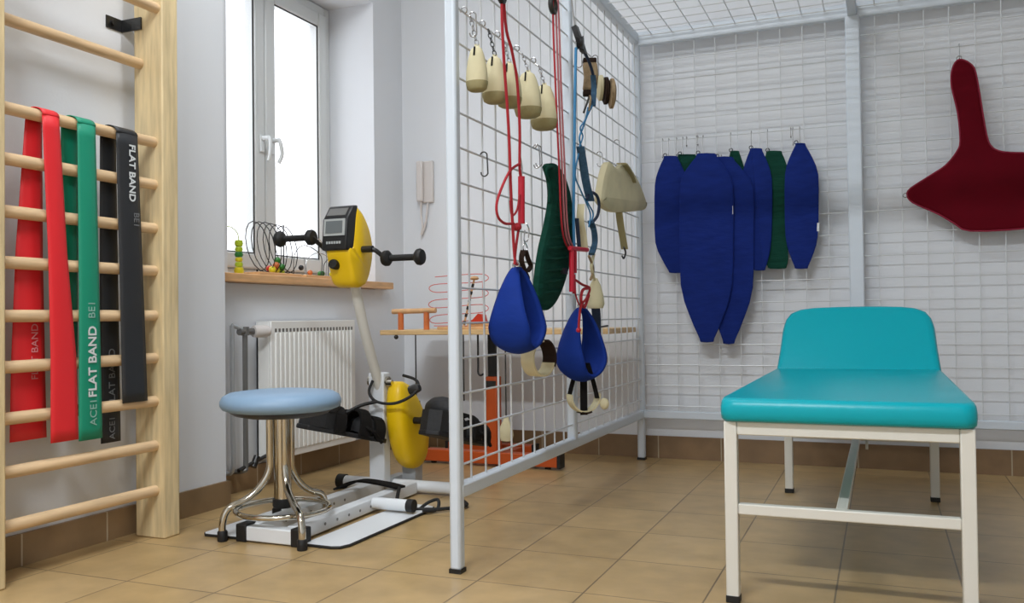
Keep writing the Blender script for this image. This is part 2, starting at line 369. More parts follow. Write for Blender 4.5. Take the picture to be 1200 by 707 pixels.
lettering('FLAT BAND',.034,gp(154,203)+V(.003,0,0),(0,0,-1),(0,1,0),'ink',kb,bold=.0008); lettering('BE1',.03,gp(159,258)+V(.003,0,0),(0,0,-1),(0,1,0),'inkd',kb)
lettering('FLAT BAND',.034,(RX-.0145,2.052,.53),(0,0,1),(0,-1,0),'inkd',kb)
lettering('ACE1',.03,(RX-.0145,2.052,.375),(0,0,1),(0,-1,0),'inkd',kb)

# ------------------------------------------------------------------ therapy cage
XP, YN, YK, XE, ZT = -1.09, 2.205, 4.24, .90, 2.055
cg = thing('therapy_cage',(XP,YN,0),'white steel therapy cage with wire mesh sides and roof','cage')
def post(x, y, za, zb, w=.05, name='post'):
    return MB().box((x-w/2,y-w/2,za),(x+w/2,y+w/2,zb)).build(name,'frame',cg,bevel=.008)
def foot(x,y,w,p): MB().box((x-w/2-.001,y-w/2-.001,0),(x+w/2+.001,y+w/2+.001,.012)).build('rubber_foot','rubber',p)
for x, y, w in ((XP,YN,.034),(XP,YK,.036),(XE,YN,.036),(XE,YK,.036)):
    p = post(x,y,.008,ZT+.02,w); foot(x,y,w,p)
post(XP,3.20,.225,ZT-.02,.036); MB().box((-.129,YK-.02,.225),(-.067,YK+.014,ZT-.02)).build('post','frame',cg,bevel=.006); post(XE,3.2,.225,ZT-.02)
def rail(p, q, w=.04, h=.036):
    return MB().bar(p,q,w,h).build('rail','frame',cg,bevel=.005)
for z in (.222,ZT):
    hh = .038 if z < 1 else .05
    rail((XP,YN,z),(XP,YK,z),.036,hh); rail((XP,YK,z),(XE,YK,z),.036,hh if z<1 else .065); rail((XE,YN,z),(XE,YK,z),.036,hh)
rail((XP,YN,ZT),(XE,YN,ZT),.036,.05); rail((-.098,YN,ZT),(-.098,YK,ZT),.04,.05)
WR = .0026
def wires(segs, WR=WR):
    s = MB()
    for p, q in segs: s.tube([p,q],WR,6)
    s.build('wire_mesh','wire',cg)
zs = [.292+.0985*i for i in range(18)]
def side(x):
    L_ = [((x,2.3+.1*i,.235),(x,2.3+.1*i,ZT-.02)) for i in range(20) if abs(2.3+.1*i-3.2) > .03]
    L_ += [((x+.005,YN+.02,z),(x+.005,YK-.02,z)) for z in zs]
    return L_
wires(side(XP),.0032); wires(side(XE))
bz = [.265+.0985*i for i in range(19)]
xs = [-1.004+.0988*i for i in range(9)] + [-.006+.099*i for i in range(9)]
wires([((x,YK,.235),(x,YK,ZT-.02)) for x in xs] + [((XP+.02,YK-.005,z),(XE-.02,YK-.005,z)) for z in bz if z < ZT-.02])
wires([((x,YN,ZT+.01),(x,YK,ZT+.01)) for x in xs] + [((XP,2.3+.1*i,ZT+.005),(XE,2.3+.1*i,ZT+.005)) for i in range(20)])

# ------------------------------------------------------------------ hooks and slings on the back mesh
def s_hook(p, n, ln, label, grp='steel S-hooks', r=.0021, m='steel', rad=.010):
    """S-hook hanging over a wire at p; n = horizontal direction away from the mesh"""
    p = Vector(p); n = Vector(n).normalized(); z = V(0,0,1)
    c1 = p + n*rad*.2; c2 = p - z*ln + n*rad*.4
    pts = arc(c1,rad,PI*1.05,0,n,z,9) + arc(c2,rad,PI*.0,-PI*1.05,n,z,9)
    o = MB().tube(catmull(pts,2),r,6).build('s_hook',m); return tag(o,label,'hook',grp)
def flat(u0v0, plane_axis, val):
    return [at(u,v,plane_axis,val) for u,v in u0v0]
def smooth_outline(P, n=4): return catmull(P,n,closed=True)
Yp = YK-.03
def back_sling(px, y, m, label, th=.014, sharp=False):
    P = [at(u,v,'y',y) for u,v in px]
    c = sum(P,V(0,0,0))/len(P); c.z = min(p.z for p in P)
    t = thing('sling',c,label,'sling','padded slings hung on the back mesh')
    MB().pad(smooth_outline(P,2),(0,1,0),th,.008).build('pad',m,t)
    top = max(P,key=lambda p:p.z)
    s = MB(); s.tube(arc(top+V(0,0,.004),.008,0,2*PI,(1,0,0),(0,0,1),12),.0022,6); s.build('hanging_ring','dsteel',t)
    return t, top
def leaf(ct, cm, cb, top, bot, hw, wt=.35, wb=.35, p0=.25, p1=.74):
    """long pad outline in photo pixels: blunt top, straight middle, straight tapers to both ends; ct, cm, cb = centre at top, middle, bottom"""
    h = bot-top
    def f_(v):
        q = (v-top)/h
        return ct+(cm-ct)*min(1,q/p0) if q < p1 else cm+(cb-cm)*(q-p1)/(1-p1)
    R = [(top,wt*.8),(top+.02*h,wt),(top+p0*.5*h,(wt+1)/2+.06),(top+p0*h,1),(top+(p0+p1)/2*h,1.02),(top+p1*h,.97),(top+(p1+1)/2*h,(.97+wb)/2+.05),(bot-.02*h,wb),(bot,wb*.75)]
    return [(f_(v)-hw*a,v) for v,a in R] + [(f_(v)+hw*a,v) for v,a in R[::-1]]
defs = [
 (leaf(786,787,792,183,320,19.5,.42,.42), Yp,        'navy', 'short navy blue padded sling hung at the far left of the row', 2),
 (leaf(805,805,805,181,238,13,.8,.5,.3,.6), Yp+.016,   'green','dark green pad mostly hidden behind the large front navy sling', 2),
 (leaf(828,828,828.5,180,401,31,.4,.28,.17,.70), Yp-.034, 'navy', 'largest navy blue padded sling in front of the row with long pointed end', 2),
 (leaf(849,857,854,184,403,26,.42,.28,.17,.70), Yp-.016,   'navy', 'long navy blue padded sling half behind the largest one', 2),
 (leaf(861,863,863,177,300,11,.5,.4), Yp+.016,      'green','dark green pad peeking over the long half hidden navy sling', 1),
 (leaf(886,887,890,174,317,17.5,.42,.42), Yp-.002,   'navy', 'narrow navy blue padded sling left of the long green pad', 1),
 (leaf(907,909,911,177,315,15,.62,.75,.2,.85), Yp+.012,       'green','long dark green padded sling between two short navy ones', 1),
 (leaf(938,939.5,939,168,315,19.5,.32,.42), Yp-.002,     'navy', 'short navy blue padded sling with white tag at the right end of the row', 2),
]
for i,(px,y,m,lab,nh) in enumerate(defs):
    t, top = back_sling(px,y,m,lab)
    wz = max([z for z in bz if z > top.z-.005] and [min(z for z in bz if z > top.z-.004)])
    hx = top.x
    for h in range(nh):
        xx = hx+(h-(nh-1)/2)*.03
        s_hook((xx,YK-.01,wz),(0,-1,0),max(.022,wz-top.z-.004),'steel S-hook holding the '+lab.split(' hung')[0].split(' with')[0].split(' in front')[0].split(' half')[0].split(' left')[0].split(' mostly')[0].split(' peeking')[0].split(' between')[0]+(', '+('left' if h==0 else 'right')+' one of two' if nh==2 else ''))
    if i in (2,7):
        e_ = at(*((858,246) if i==2 else (959,266)),'y',y-.004)
        MB().box(e_+V(-.006,-.002,-.02),e_+V(.004,.001,.018)).build('care_label','tag',t)
for u,v in ((927,158),(818,168),(805,170)):
    p = at(u,v,'y',YK-.01); zz = min(bz,key=lambda z:abs(z-p.z)); s_hook((p.x,YK-.012,zz),(0,-1,0),.03,'empty steel S-hook on the back mesh above the row of slings','empty S-hooks')

# big crimson sling
Pc = [(1126,70),(1137,75),(1143.5,86),(1150,123),(1156,158),(1161,171),(1170,177),(1184,179),(1205,180),(1222,186),(1244,201),(1262,216),(1268,225),(1263,234),(1243,248),(1222,260),(1200,268),(1137,271),(1118,262),(1099,251),(1070,238),(1063,229),(1067,221),(1090,206),(1108,194),(1121,178),(1125,165),(1122,132),(1115,102),(1115,85),(1119,74)]
Pw = [at(u,v,'y',Yp+.005) for u,v in Pc]
rs = thing('body_sling',(at(1137,271,'y',Yp)),'large crimson fabric body sling with a tall neck strap on the back mesh','sling')
MB().pad(catmull(Pw,3,True),(0,1,0),.02,.014).build('pad','crim',rs)
MB().tube(catmull([p+V(0,-.005,0) for p in Pw],3,True),.0035,6,closed=True).build('piping','crim_edge',rs)
tp = at(1124,70,'y',Yp+.005)
k = MB(); k.tube(arc(tp+V(0,0,.006),.01,0,2*PI,(1,0,0),(0,0,1),12),.0022,6); lt = at(1062,229,'y',Yp+.005); k.tube(arc(lt+V(-.004,0,0),.009,0,2*PI,(1,0,0),(0,0,1),12),.0022,6); k.build('hanging_ring','steel',rs)
hz = min(z for z in bz if z > tp.z+.03)
s_hook((tp.x+.002,YK-.01,hz),(0,-1,0),hz-tp.z-.012,'long steel S-hook above the neck of the crimson sling',rad=.008,r=.002)

# ------------------------------------------------------------------ treatment table
tt = thing('treatment_table',(-.088,2.9,0),'treatment couch with teal padded top and cream steel frame','treatment table')
tx0, tx1, ty0, ty1 = -.361, .187, 2.20, 3.655
zf = .441; L = .031
for x in (tx0+L/2, tx1-L/2):
    for y in (ty0+L/2, ty1-L/2):
        lg = MB().box((x-L/2,y-L/2,.012),(x+L/2,y+L/2,zf)).build('leg','cream_metal',tt,bevel=.003)
        MB().box((x-L/2-.001,y-L/2-.001,0),(x+L/2+.001,y+L/2+.001,.018)).build('rubber_foot','rubber',lg,bevel=.002)
for y in (ty0+L/2, ty1-L/2):
    MB().bar((tx0+L,y,zf-.0165),(tx1-L,y,zf-.0165),.026,.033).build('top_rail','cream_metal',tt,bevel=.003)
    MB().bar((tx0+L,y,.228),(tx1-L,y,.228),.024,.026).build('cross_bar','cream_metal',tt,bevel=.003)
for x in (tx0+L/2, tx1-L/2):
    MB().bar((x,ty0+L,zf-.0165),(x,ty1-L,zf-.0165),.026,.033).build('top_rail','cream_metal',tt,bevel=.003)
MB().bar((-.095,ty0+L,.228),(-.095,ty1-L,.228),.026,.024).build('stretcher','cream_metal',tt,bevel=.003)
hy = 3.47
def rounded(x0,x1,ya,yb,r0,r1,n=6):
    P = []
    for cx_,cy_,r,a in ((x1-r0,ya+r0,r0,-PI/2),(x1-r1,yb-r1,r1,0),(x0+r1,yb-r1,r1,PI/2),(x0+r0,ya+r0,r0,PI)):
        P += [(cx_+r*math.cos(a+PI/2*i/n), cy_+r*math.sin(a+PI/2*i/n)) for i in range(n+1)]
    return P
def cushion(P3, nrm, th):
    s = MB(); nrm = Vector(nrm).normalized(); c = sum(P3,V(0,0,0))/len(P3)
    rings = []
    for k_, (f_, h) in enumerate(((.96,0),(.99,.006),(1,.02),(1,th-.022),(.985,th-.008),(.955,th-.001),(.9,th))):
        ring = []
        for p in P3:
            d = p-c; q = p - d.normalized()*(1-f_)*.30
            ring.append(s.bm.verts.new(q+nrm*h))
        rings.append(ring)
    n_ = len(P3)
    for A,B in zip(rings,rings[1:]):
        for i in range(n_): s.bm.faces.new((A[i],A[(i+1)%n_],B[(i+1)%n_],B[i]))
    s.bm.faces.new(rings[0][::-1]); s.bm.faces.new(rings[-1]); return s
P = [V(x,y,zf+.001) for x,y in rounded(tx0-.008,tx1+.006,ty0-.02,hy,.035,.012)]
cushion(P,(0,0,1),.056).build('seat_cushion','teal',tt,angle=55)
ang = math.radians(48); hl = .337
def head_outline(x0,x1,l):
    c_ = (x0+x1)/2; w = (x1-x0)/2
    R = [(1,0),(1,.02),(.975,.12),(.962,.20),(.955,.235),(.93,.275),(.87,.308),(.76,.327),(.6,.336),(.4,.341),(.2,.344),(0,.345)]
    P = [(c_+w*a,b*l/.345) for a,b in R]; return P+[(2*c_-x,y) for x,y in P[-2::-1]]
hd_ = [V(x,hy+.012+math.cos(ang)*y, zf+.01+math.sin(ang)*y) for x,y in head_outline(tx0-.008,tx1+.006,hl)]
cushion(hd_,(0,-math.sin(ang),math.cos(ang)),.05).build('head_cushion','teal',tt,angle=55)
k = MB()
for x in (tx0+.05,tx1-.05): k.bar((x,hy+.02,zf+.006),(x,hy+.02+math.cos(ang)*.3,zf+.006+math.sin(ang)*.3),.02)
k.bar((-.085,hy+.15,zf+.15),(-.085,ty1-.02,.25),.016); k.bar((-.06,ty1-.07,.19),(-.06,ty1-.03,.245),.01); k.build('head_bracket','cream_metal',tt,bevel=.002)

# ------------------------------------------------------------------ stool
st = thing('stool',(-1.82,2.41,0),'round stool with light blue seat and bent chrome legs','stool')
sc = V(-1.832,2.41,0)
MB().lathe(sc,[(0,.405),(.168,.405),(.187,.412),(.195,.425),(.195,.436),(.187,.452),(.167,.463),(.11,.469),(0,.471)],48).build('seat','stool',st)
MB().lathe(sc,[(0,.385),(.12,.385),(.15,.392),(.168,.404),(0,.405)],40).build('seat_base','blk',st)
MB().cyl(sc+V(.004,0,.115),sc+V(0,0,.39),.028,24).build('column','chrome',st)
MB().lathe(sc+V(.004,0,.085),[(0,0),(.03,0),(.034,.008),(.034,.03),(0,.032)],24).build('column_cap','rubber',st)
for fx,fy,fz in ((-1.945,2.255,0),(-1.637,2.25,0),(-1.79,2.595,0),(-1.965,2.555,.0105)):
    d = (V(fx,fy,0)-sc); d.z = 0; R_ = d.length; d.normalize()
    pts = [sc+d*.040+V(0,0,.39),sc+d*.040+V(0,0,.28),sc+d*.042+V(0,0,.21),sc+d*.075+V(0,0,.155),sc+d*(R_*.62)+V(0,0,.122),sc+d*(R_*.9)+V(0,0,.10),sc+d*(R_*.995)+V(0,0,.06),sc+d*R_+V(0,0,.012+fz)]
    lg = MB().tube(catmull(pts,6),.0115,12).build('leg','chrome',st)
    MB().lathe(sc+d*R_+V(0,0,fz),[(0,0),(.015,0),(.016,.004),(.016,.03),(.013,.034),(0,.034)],16).build('rubber_foot','rubber',lg)
MB().tube(arc(sc+V(.005,0,.082),.150,0,2*PI,(1,0,0),(0,1,0),47)[:-1],.009,10,closed=True).build('foot_ring','chrome',st)

# ------------------------------------------------------------------ hand and leg trainer
hc = thing('hand_cycle_trainer',(-1.86,2.9,0),'yellow and white arm and leg pedal trainer standing behind the stool','exercise machine')
k = MB(); k.box((-1.885,2.27,.004),(-1.675,2.315,.05)); k.build('front_bar','white',hc,bevel=.004)
for a in ((-1.903,2.266,0),(-1.695,2.268,0)): MB().box(a,(a[0]+.04,a[1]+.055,.056)).build('end_cap','rubber',hc,bevel=.004)
for (xa,xb) in ((-1.715,-1.735),(-1.87,-1.885)):
    bm_ = MB().bar((xa,2.31,.03),(xb,3.11,.03),.046,.046).build('base_beam','white',hc,bevel=.004)
    h_ = MB()
    for i in range(6): h_.cyl((xa+.0235,2.45+.07*i,.032),(xa+.0245,2.45+.07*i,.032),.005,10)
    h_.build('adjusting_holes','pipe',bm_)
MB().cyl((-2.075,3.135,.03),(-1.545,3.135,.03),.024,20).build('rear_bar','white',hc)
for a,b_ in ((-2.095,-2.06),(-1.56,-1.525)): MB().cyl((a,3.135,.03),(b_,3.135,.03),.029,20).build('end_cap','rubber',hc)
MB().cyl((-1.70,2.765,.038),(-1.545,2.765,.038),.021,18).build('side_tube','white',hc)
MB().cyl((-1.56,2.765,.038),(-1.535,2.765,.038),.023,18).build('end_cap','rubber',hc)
def plate(P,m='plate'):
    s = MB(); s.prism([V(x,y,.004) for x,y in P],(0,0,.006)); o = s.build('floor_plate',m,hc); 
    s = MB(); s.tube([V(x,y,.0055) for x,y in P],.0045,6,closed=True); s.build('plate_edging','mattedge',o); return o
plate([(-1.66,2.29),(-1.56,2.29),(-1.535,2.30),(-1.522,2.33),(-1.522,2.87),(-1.53,2.90),(-1.56,2.915),(-1.66,2.915)])
plate([(-2.055,2.30),(-2.04,2.285),(-1.91,2.285),(-1.91,2.915),(-2.04,2.915),(-2.055,2.90)])
MB().box((-1.905,3.065,.04),(-1.835,3.115,.485)).build('post','white',hc,bevel=.005)
MB().tube(catmull([(-1.865,3.085,.42),(-1.865,3.055,.49),(-1.865,2.97,.67),(-1.865,2.90,.86)],6),.020,16).build('steering_tube','cream_metal',hc)
k = MB(); k.cyl((-1.915,3.09,.45),(-1.825,3.09,.45),.02); k.cyl((-1.825,3.075,.445),(-1.80,3.075,.445),.012); k.build('clamp','chrome',hc)
# upper housing: side profile in y,z swept over x, tapering towards its back
hy0, hz0 = 2.795, .83
prof = [(.045,.0),(.10,-.008),(.138,.02),(.165,.085),(.172,.15),(.152,.215),(.115,.265),(.08,.29),(.055,.285),(.03,.145),(.0,.13),(.02,.06)]
P = catmull([V(0,a,b) for a,b in prof],4,True)
s = MB(); rings = []
for xx, sc_ in ((-.053,.88),(-.048,.96),(-.035,1),(.035,1),(.048,.96),(.053,.88)):
    c = V(0,.09,.14); rings.append([s.bm.verts.new(V(-1.868+xx,hy0,hz0)+c+(p-c)*sc_) for p in P])
for A,B in zip(rings,rings[1:]):
    for i in range(len(P)): s.bm.faces.new((A[i],A[(i+1)%len(P)],B[(i+1)%len(P)],B[i]))
s.bm.faces.new(rings[0][::-1]); s.bm.faces.new(rings[-1])
hu = s.build('upper_housing','yellow',hc,angle=50)
# console
pc = [(-.014,.128),(-.003,.245),(.04,.298),(.07,.302),(.04,.14),(.03,.125)]
s = MB(); s.prism([V(-1.868-.060,hy0+a,hz0+b) for a,b in pc],(.110,0,0)); co = s.build('console','blk',hc,bevel=.006)
def onface(a,b,fx0,fx1,f0,f1,th):
    """a slab on the face of the profile from point a to b; x range and fraction range"""
    A = V(0,hy0+a[0],hz0+a[1]); B = V(0,hy0+b[0],hz0+b[1]); d = B-A; n_ = V(0,-d.z,d.y).normalized()
    p = A+d*f0; q = A+d*f1; X0_ = -1.868-.060+.110*fx0; X1_ = -1.868-.060+.110*fx1
    return MB().prism([V(X0_,p.y,p.z),V(X1_,p.y,p.z),V(X1_,q.y,q.z),V(X0_,q.y,q.z)],n_*th)
MBz = onface(pc[0],pc[1],.08,.92,.46,1.0,.003); MBz.build('screen_bezel','bezel',co)
onface(pc[0],pc[1],.16,.82,.54,.93,.0045).build('screen','screen',co)
for i in range(6):
    onface(pc[0],pc[1],.2+.1*i,.27+.1*i,.2,.28,.003).build('button','bezel',co)
onface(pc[1],pc[2],.1,.85,.25,.8,.002).build('top_panel','pipe',co)
MB().lathe((-1.885,hy0+.022,hz0+.075),[(0,-.03),(.017,-.028),(.019,-.02),(.019,.0),(.0,.002)],18,(0,1,-.1)).build('resistance_knob','rubber',hc)
def crank(side, dy, dz):
    x0 = -1.868+side*.055; ya, za = 2.885, .965
    cr = MB(); cr.cyl((x0,ya,za),(x0+side*.045,ya,za),.013); x1 = x0+side*.045
    gx = x1+side*.035
    cr.tube(catmull([(x1-side*.01,ya,za),(x1+side*.01,ya+dy*.2,za+dz*.2),(gx,ya+dy,za+dz)],5),.009,10)
    o = cr.build('hand_crank','blk',hc)
    g_ = MB(); g_.cyl((gx,ya+dy,za+dz),(gx+side*.145,ya+dy,za+dz),.0125,16)
    g_.lathe((gx+side*.005,ya+dy,za+dz),[(0,-.012),(.026,-.012),(.030,-.004),(.030,.008),(.02,.018),(.0,.02)],20,(side,0,0))
    g_.lathe((gx+side*.145,ya+dy,za+dz),[(0,-.018),(.018,-.016),(.030,-.005),(.032,.006),(.027,.016),(.0,.02)],20,(side,0,0))
    g_.build('grip','rubber',o)
crank(-1,-.055,.05); crank(1,.03,-.035)
# lower housing (flywheel cover)
cy_, cz_ = 3.17, .27; fx = -1.79
prof2 = []
for i in range(40):
    a = 2*PI*i/40; ax_ = .105; lz = .195; y_, z_ = ax_*math.cos(a), lz*math.sin(a)
    y_ *= 1.0-.25*math.sin(a); t = math.radians(25); prof2.append(V(0, y_*math.cos(t)-z_*math.sin(t), y_*math.sin(t)+z_*math.cos(t)))
s = MB(); rings = []
for xx, sc_ in ((-.046,.55),(-.042,.8),(-.03,.95),(-.014,1),(.014,1),(.03,.95),(.042,.8),(.046,.55)):
    rings.append([s.bm.verts.new(V(fx+xx,cy_,cz_)+p*sc_) for p in prof2])
for A,B in zip(rings,rings[1:]):
    for i in range(40): s.bm.faces.new((A[i],A[(i+1)%40],B[(i+1)%40],B[i]))
s.bm.faces.new(rings[0][::-1]); s.bm.faces.new(rings[-1]); s.build('lower_housing','yellow',hc,angle=50)
k = MB(); k.box((-1.83,3.2,.03),(-1.77,3.26,.12)); k.box((-1.87,3.115,.03),(-1.83,3.24,.06)); k.build('housing_bracket','pipel',hc)
def pedal(side):
    x0 = fx+side*.05; dy, dz = (-.06*side*-1, .03) if side < 0 else (.05,.02)
    cr = MB(); cr.cyl((fx,3.15,.29),(x0+side*.03,3.15,.29),.014); xe = x0+side*.03; ye = 3.15-(.13 if side<0 else -.02); ze = .30 if side<0 else .265
    cr.tube(catmull([(xe-side*.01,3.15,.29),(xe+side*.01,3.14 if side<0 else 3.15,.295),(xe+side*.02,ye,ze)],5),.012,10); cr.cyl((xe+side*.01,ye,ze),(xe+side*.11,ye,ze),.01)
    o = cr.build('foot_crank','blk',hc)
    # foot shell: sole, heel cup, straps
    c = V(xe+side*.075,ye,ze)+(V(.02,-.07,-.02) if side<0 else V(.07,.02,-.02)); KS = 1.22; yaw = math.radians(28 if side < 0 else 10); tilt = math.radians(14)
    R = Matrix.Rotation(-yaw,3,'Z') @ Matrix.Rotation(-tilt,3,'X')
    def W(x,y,z): return c + R @ (V(x,y,z)*KS)
    s = MB(); out = [(-.04,-.16),(-.052,-.08),(-.05,.0),(-.055,.08),(-.04,.125),(0,.14),(.04,.125),(.055,.08),(.05,0),(.052,-.08),(.04,-.16),(0,-.175)]
    s.prism([W(a,b,-.03) for a,b in out], R @ V(0,0,.018)); s.build('foot_plate','shoe',o,bevel=.004)
    s = MB()
    wall = [(.047,-.05),(.05,-.11),(.04,-.155),(0,-.172),(-.04,-.155),(-.05,-.11),(-.047,-.05)]
    for (a,b),(a2,b2) in zip(wall,wall[1:]):
        s.prism([W(a,b,-.015),W(a2,b2,-.015),W(a2,b2,.05),W(a,b,.05)], (W(a*.9,b*.97,0)-W(a,b,0)))
    s.build('heel_cup','shoe',o)
    s = MB(); s.lathe(W(-.06,-.10,.06),[(0,0),(.03,.004),(.045,.03),(.05,.07),(.045,.115),(.03,.14),(0,.145)],16,R @ V(1,0,0)); s.build('calf_pad','shoe',o)
    s = MB(); s.lathe(W(0,.06,.0),[(0,-.03),(.05,-.025),(.058,.01),(.045,.04),(0,.055)],16,R @ V(0,.3,1)); s.build('toe_cap','shoe',o)
    s = MB(); s.strip(catmull([W(-.06,-.06,.05),W(-.085,-.02,.03),W(-.08,.03,.045),W(-.10,.06,.01)],4),.03,.008,R @ V(0,.3,1)); s.build('strap_end','webbing',o)
    for yy, hgt in ((-.06,.055),(.03,.06),(.085,.045)):
        s = MB(); P_ = [W(-.055,yy,-.02)]+[W(.055*-math.cos(a),yy,-.0+hgt*math.sin(a)) for a in [PI*i/10 for i in range(11)]]+[W(.055,yy,-.02)]
        s.strip(P_,.046,.012,R @ V(0,1,0)); s.build('strap','webbing',o)
    for Q in ([W(.056,.03,.01),W(.075,.05,.0),W(.07,.09,-.03)],[W(-.056,.03,.02),W(-.08,.0,.03),W(-.075,-.05,.0)]): MB().tube(Q,.007).build('strap_end','webbing',o)
pedal(-1); pedal(1)
c0 = V(-1.80,3.03,.415)
MB().tube(catmull([V(-1.875,3.05,.455),V(-1.88,3.03,.41),V(-1.84,3.02,.375),V(-1.76,3.02,.37),V(-1.69,3.03,.40),V(-1.67,3.05,.435),V(-1.70,3.08,.46),V(-1.76,3.09,.475)],6),.006).build('cable','rubber',hc)
MB().lathe((-1.685,3.05,.425),[(0,-.025),(.018,-.022),(.02,0),(.014,.022),(0,.025)],14,(1,0,.3)).build('cable_plug','dsteel',hc)
MB().tube(catmull([V(-1.84,3.02,.375),V(-1.9,3.0,.36),V(-1.95,2.96,.33)],6),.007).build('cable','rubber',hc)
MB().strip(catmull([(-1.90,2.84,.063),(-1.85,2.90,.085),(-1.76,2.93,.075),(-1.69,2.94,.062)],6),.05,.008,(.3,1,0)).build('ankle_strap','webbing',hc)
MB().tube(catmull([(-1.69,2.93,.062),(-1.66,2.86,.03),(-1.62,2.80,.012),(-1.55,2.83,.012),(-1.48,2.86,.012),(-1.42,2.95,.012),(-1.5,3.05,.012)],6),.007).build('cable','rubber',hc)
MB().tube(catmull([(-1.55,2.83,.012),(-1.535,2.87,.03),(-1.50,2.88,.04),(-1.49,2.85,.012),(-1.52,2.80,.012)],6),.006).build('cable','rubber',hc)

# ------------------------------------------------------------------ intercom
ic = thing('intercom_handset',(-2.297,YB,1.2),'white wall intercom handset on the back wall near the corner','intercom')
MB().box((-2.335,YB-.02,1.335),(-2.252,YB,1.565)).build('wall_base','plastic',ic,bevel=.006)
k = MB(); k.box((-2.345,YB-.045,1.34),(-2.305,YB-.021,1.565)); k.build('handset','plastic',ic,bevel=.01,seg=3)
MB().tube(catmull([(-2.32,YB-.03,1.34),(-2.325,YB-.02,1.27),(-2.315,YB-.025,1.21),(-2.325,YB-.02,1.16),(-2.30,YB-.02,1.22),(-2.285,YB-.015,1.335)],8),.006).build('cord','plastic',ic)

# ------------------------------------------------------------------ orange exercise table in the corner
ot = thing('exercise_table',(-1.70,3.9,0),'orange pedestal hand exercise table with a light wood top behind the mesh','table')
MB().box((-2.245,3.72,.622),(-1.10,4.20,.646)).build('tabletop','top',ot,bevel=.003)
MB().box((-1.748,3.855,.03),(-1.690,3.915,.42)).build('column','orange',ot,bevel=.006)
MB().box((-1.740,3.864,.40),(-1.698,3.906,.622)).build('inner_column','blk',ot,bevel=.004)
MB().box((-1.745,3.848,.37),(-1.693,3.855,.40)).build('clamp_plate','dsteel',ot)
for y, xe_ in ((3.84,-1.375),(4.1,-1.6)):
    f_ = MB().box((-2.06,y-.03,.012),(xe_,y+.03,.068)).build('foot_bar','orange',ot,bevel=.004)
    for a in (-2.075,xe_): MB().box((a,y-.032,.008),(a+.016,y+.032,.072)).build('end_cap','rubber',f_)
    for a in (-2.02,xe_-.055): MB().cyl((a,y,0),(a,y,.014),.014).build('foot_pad','rubber',f_)
MB().box((-1.73,3.87,.02),(-1.65,4.07,.06)).build('base_link','orange',ot,bevel=.004)
MB().ball((-2.16,3.73,.612),.011).build('knob','dsteel',ot)
# grip trainer on the table
gt = thing('dowel_grip',(-2.06,3.74,.646),'wooden dowel handle on two orange posts at the left end of the table','grip trainer')
MB().cyl((-2.19,3.75,.735),(-1.955,3.75,.738),.0125,16).build('dowel','woodlt',gt)
for x in (-2.145,-2.005): MB().cyl((x,3.75,.646),(x,3.75,.73),.014,14).build('post','owood',gt)
mzt = thing('wire_maze',(-1.80,3.8,.646),'red wire spiral with a wooden knob on the table behind the mesh','wire maze')
MB().box((-1.95,3.75,.646),(-1.67,3.87,.66)).build('base','woodlt',mzt,bevel=.003)
P = []
for i in range(8):
    a_ = at(512+1.2*(i%3),388-9*i,'y',3.79); b2 = at(563-1.5*(i%2),384-9*i,'y',3.79)
    P += ([a_,b2] if i%2==0 else [b2,a_])
MB().tube(catmull([V(p.x,p.y+(.03 if i%4 in (1,2) else -.03),max(p.z,.664)) for i,p in enumerate(P)],6),.0022,6).build('wire','redwire',mzt)
q0, q1 = at(543,384,'y',3.77), at(556,326,'y',3.77)
k = MB(); k.cyl(q0,q1,.005,8); k.build('rod','woodlt',mzt)
for i in range(6):
    p = q0+(q1-q0)*(.1+.15*i); MB().lathe(p,[(0,-.009),(.0065,-.008),(.0065,.008),(0,.009)],10,q1-q0).build('bead','blk',mzt)
MB().lathe(q1+V(0,0,-.002),[(0,-.008),(.016,-.006),(.022,0),(.016,.008),(0,.012)],16).build('knob','woodlt',mzt)
b0 = at(560,384,'y',3.76)
MB().prism([b0+V(-.045,0,.02),b0+V(.03,0,.02),b0+V(.02,0,.06),b0+V(0,0,.065)],(0,.05,0)).build('wedge','beadR',mzt)
MB().cyl(b0+V(-.06,.02,.012),b0+V(.05,.02,.014),.011).build('dowel','woodlt',mzt)
MB().tube(catmull([at(566,330,'y',3.80),at(566,345,'y',3.80),at(568,365,'y',3.80),at(567,384,'y',3.80)],5),.003,6).build('wire_stem','redwire',mzt)
# weights and hooks under the table top
def hang(u, v0, v1, y, label, kind):
    p = at(u,v0,'y',y); p.z = .622; z1 = at(u,v1,'y',y).z
    t = thing('hanging_cord',(p.x,y,z1),label,'cord')
    if kind == 'hook':
        MB().tube(catmull([p,V(p.x,y,z1+.05),V(p.x,y,z1+.012),V(p.x+.012,y,z1),V(p.x+.03,y,z1+.008)],5),.005).build('hook','blk',t)
    else:
        MB().cyl(V(p.x,y,z1+.0),p,.0035,8).build('cord','dsteel',t)
        if kind == 'plug': MB().lathe((p.x,y,z1-.03),[(0,0),(.02,.002),(.02,.03),(.0,.035)],14).build('weight','dsteel',t)
        if kind == 'bag':
            MB().lathe((p.x,y,z1-.11),[(0,0),(.028,.004),(.036,.03),(.03,.07),(.014,.10),(.01,.12),(0,.122)],18,sq=(1,.7)).build('weight_bag','cream',t)
hang(487,396,470,3.80,'grey cord with a small weight hanging at the left end of the table','plug')
hang(543,396,470,3.79,'straight black cord hanging under the table beside the white post','cord')
hang(560,396,440,3.80,'black hook hanging under the table just left of the orange column','hook')
hang(592,396,490,3.82,'cord with a pale weight bag hanging right of the orange column','bag')

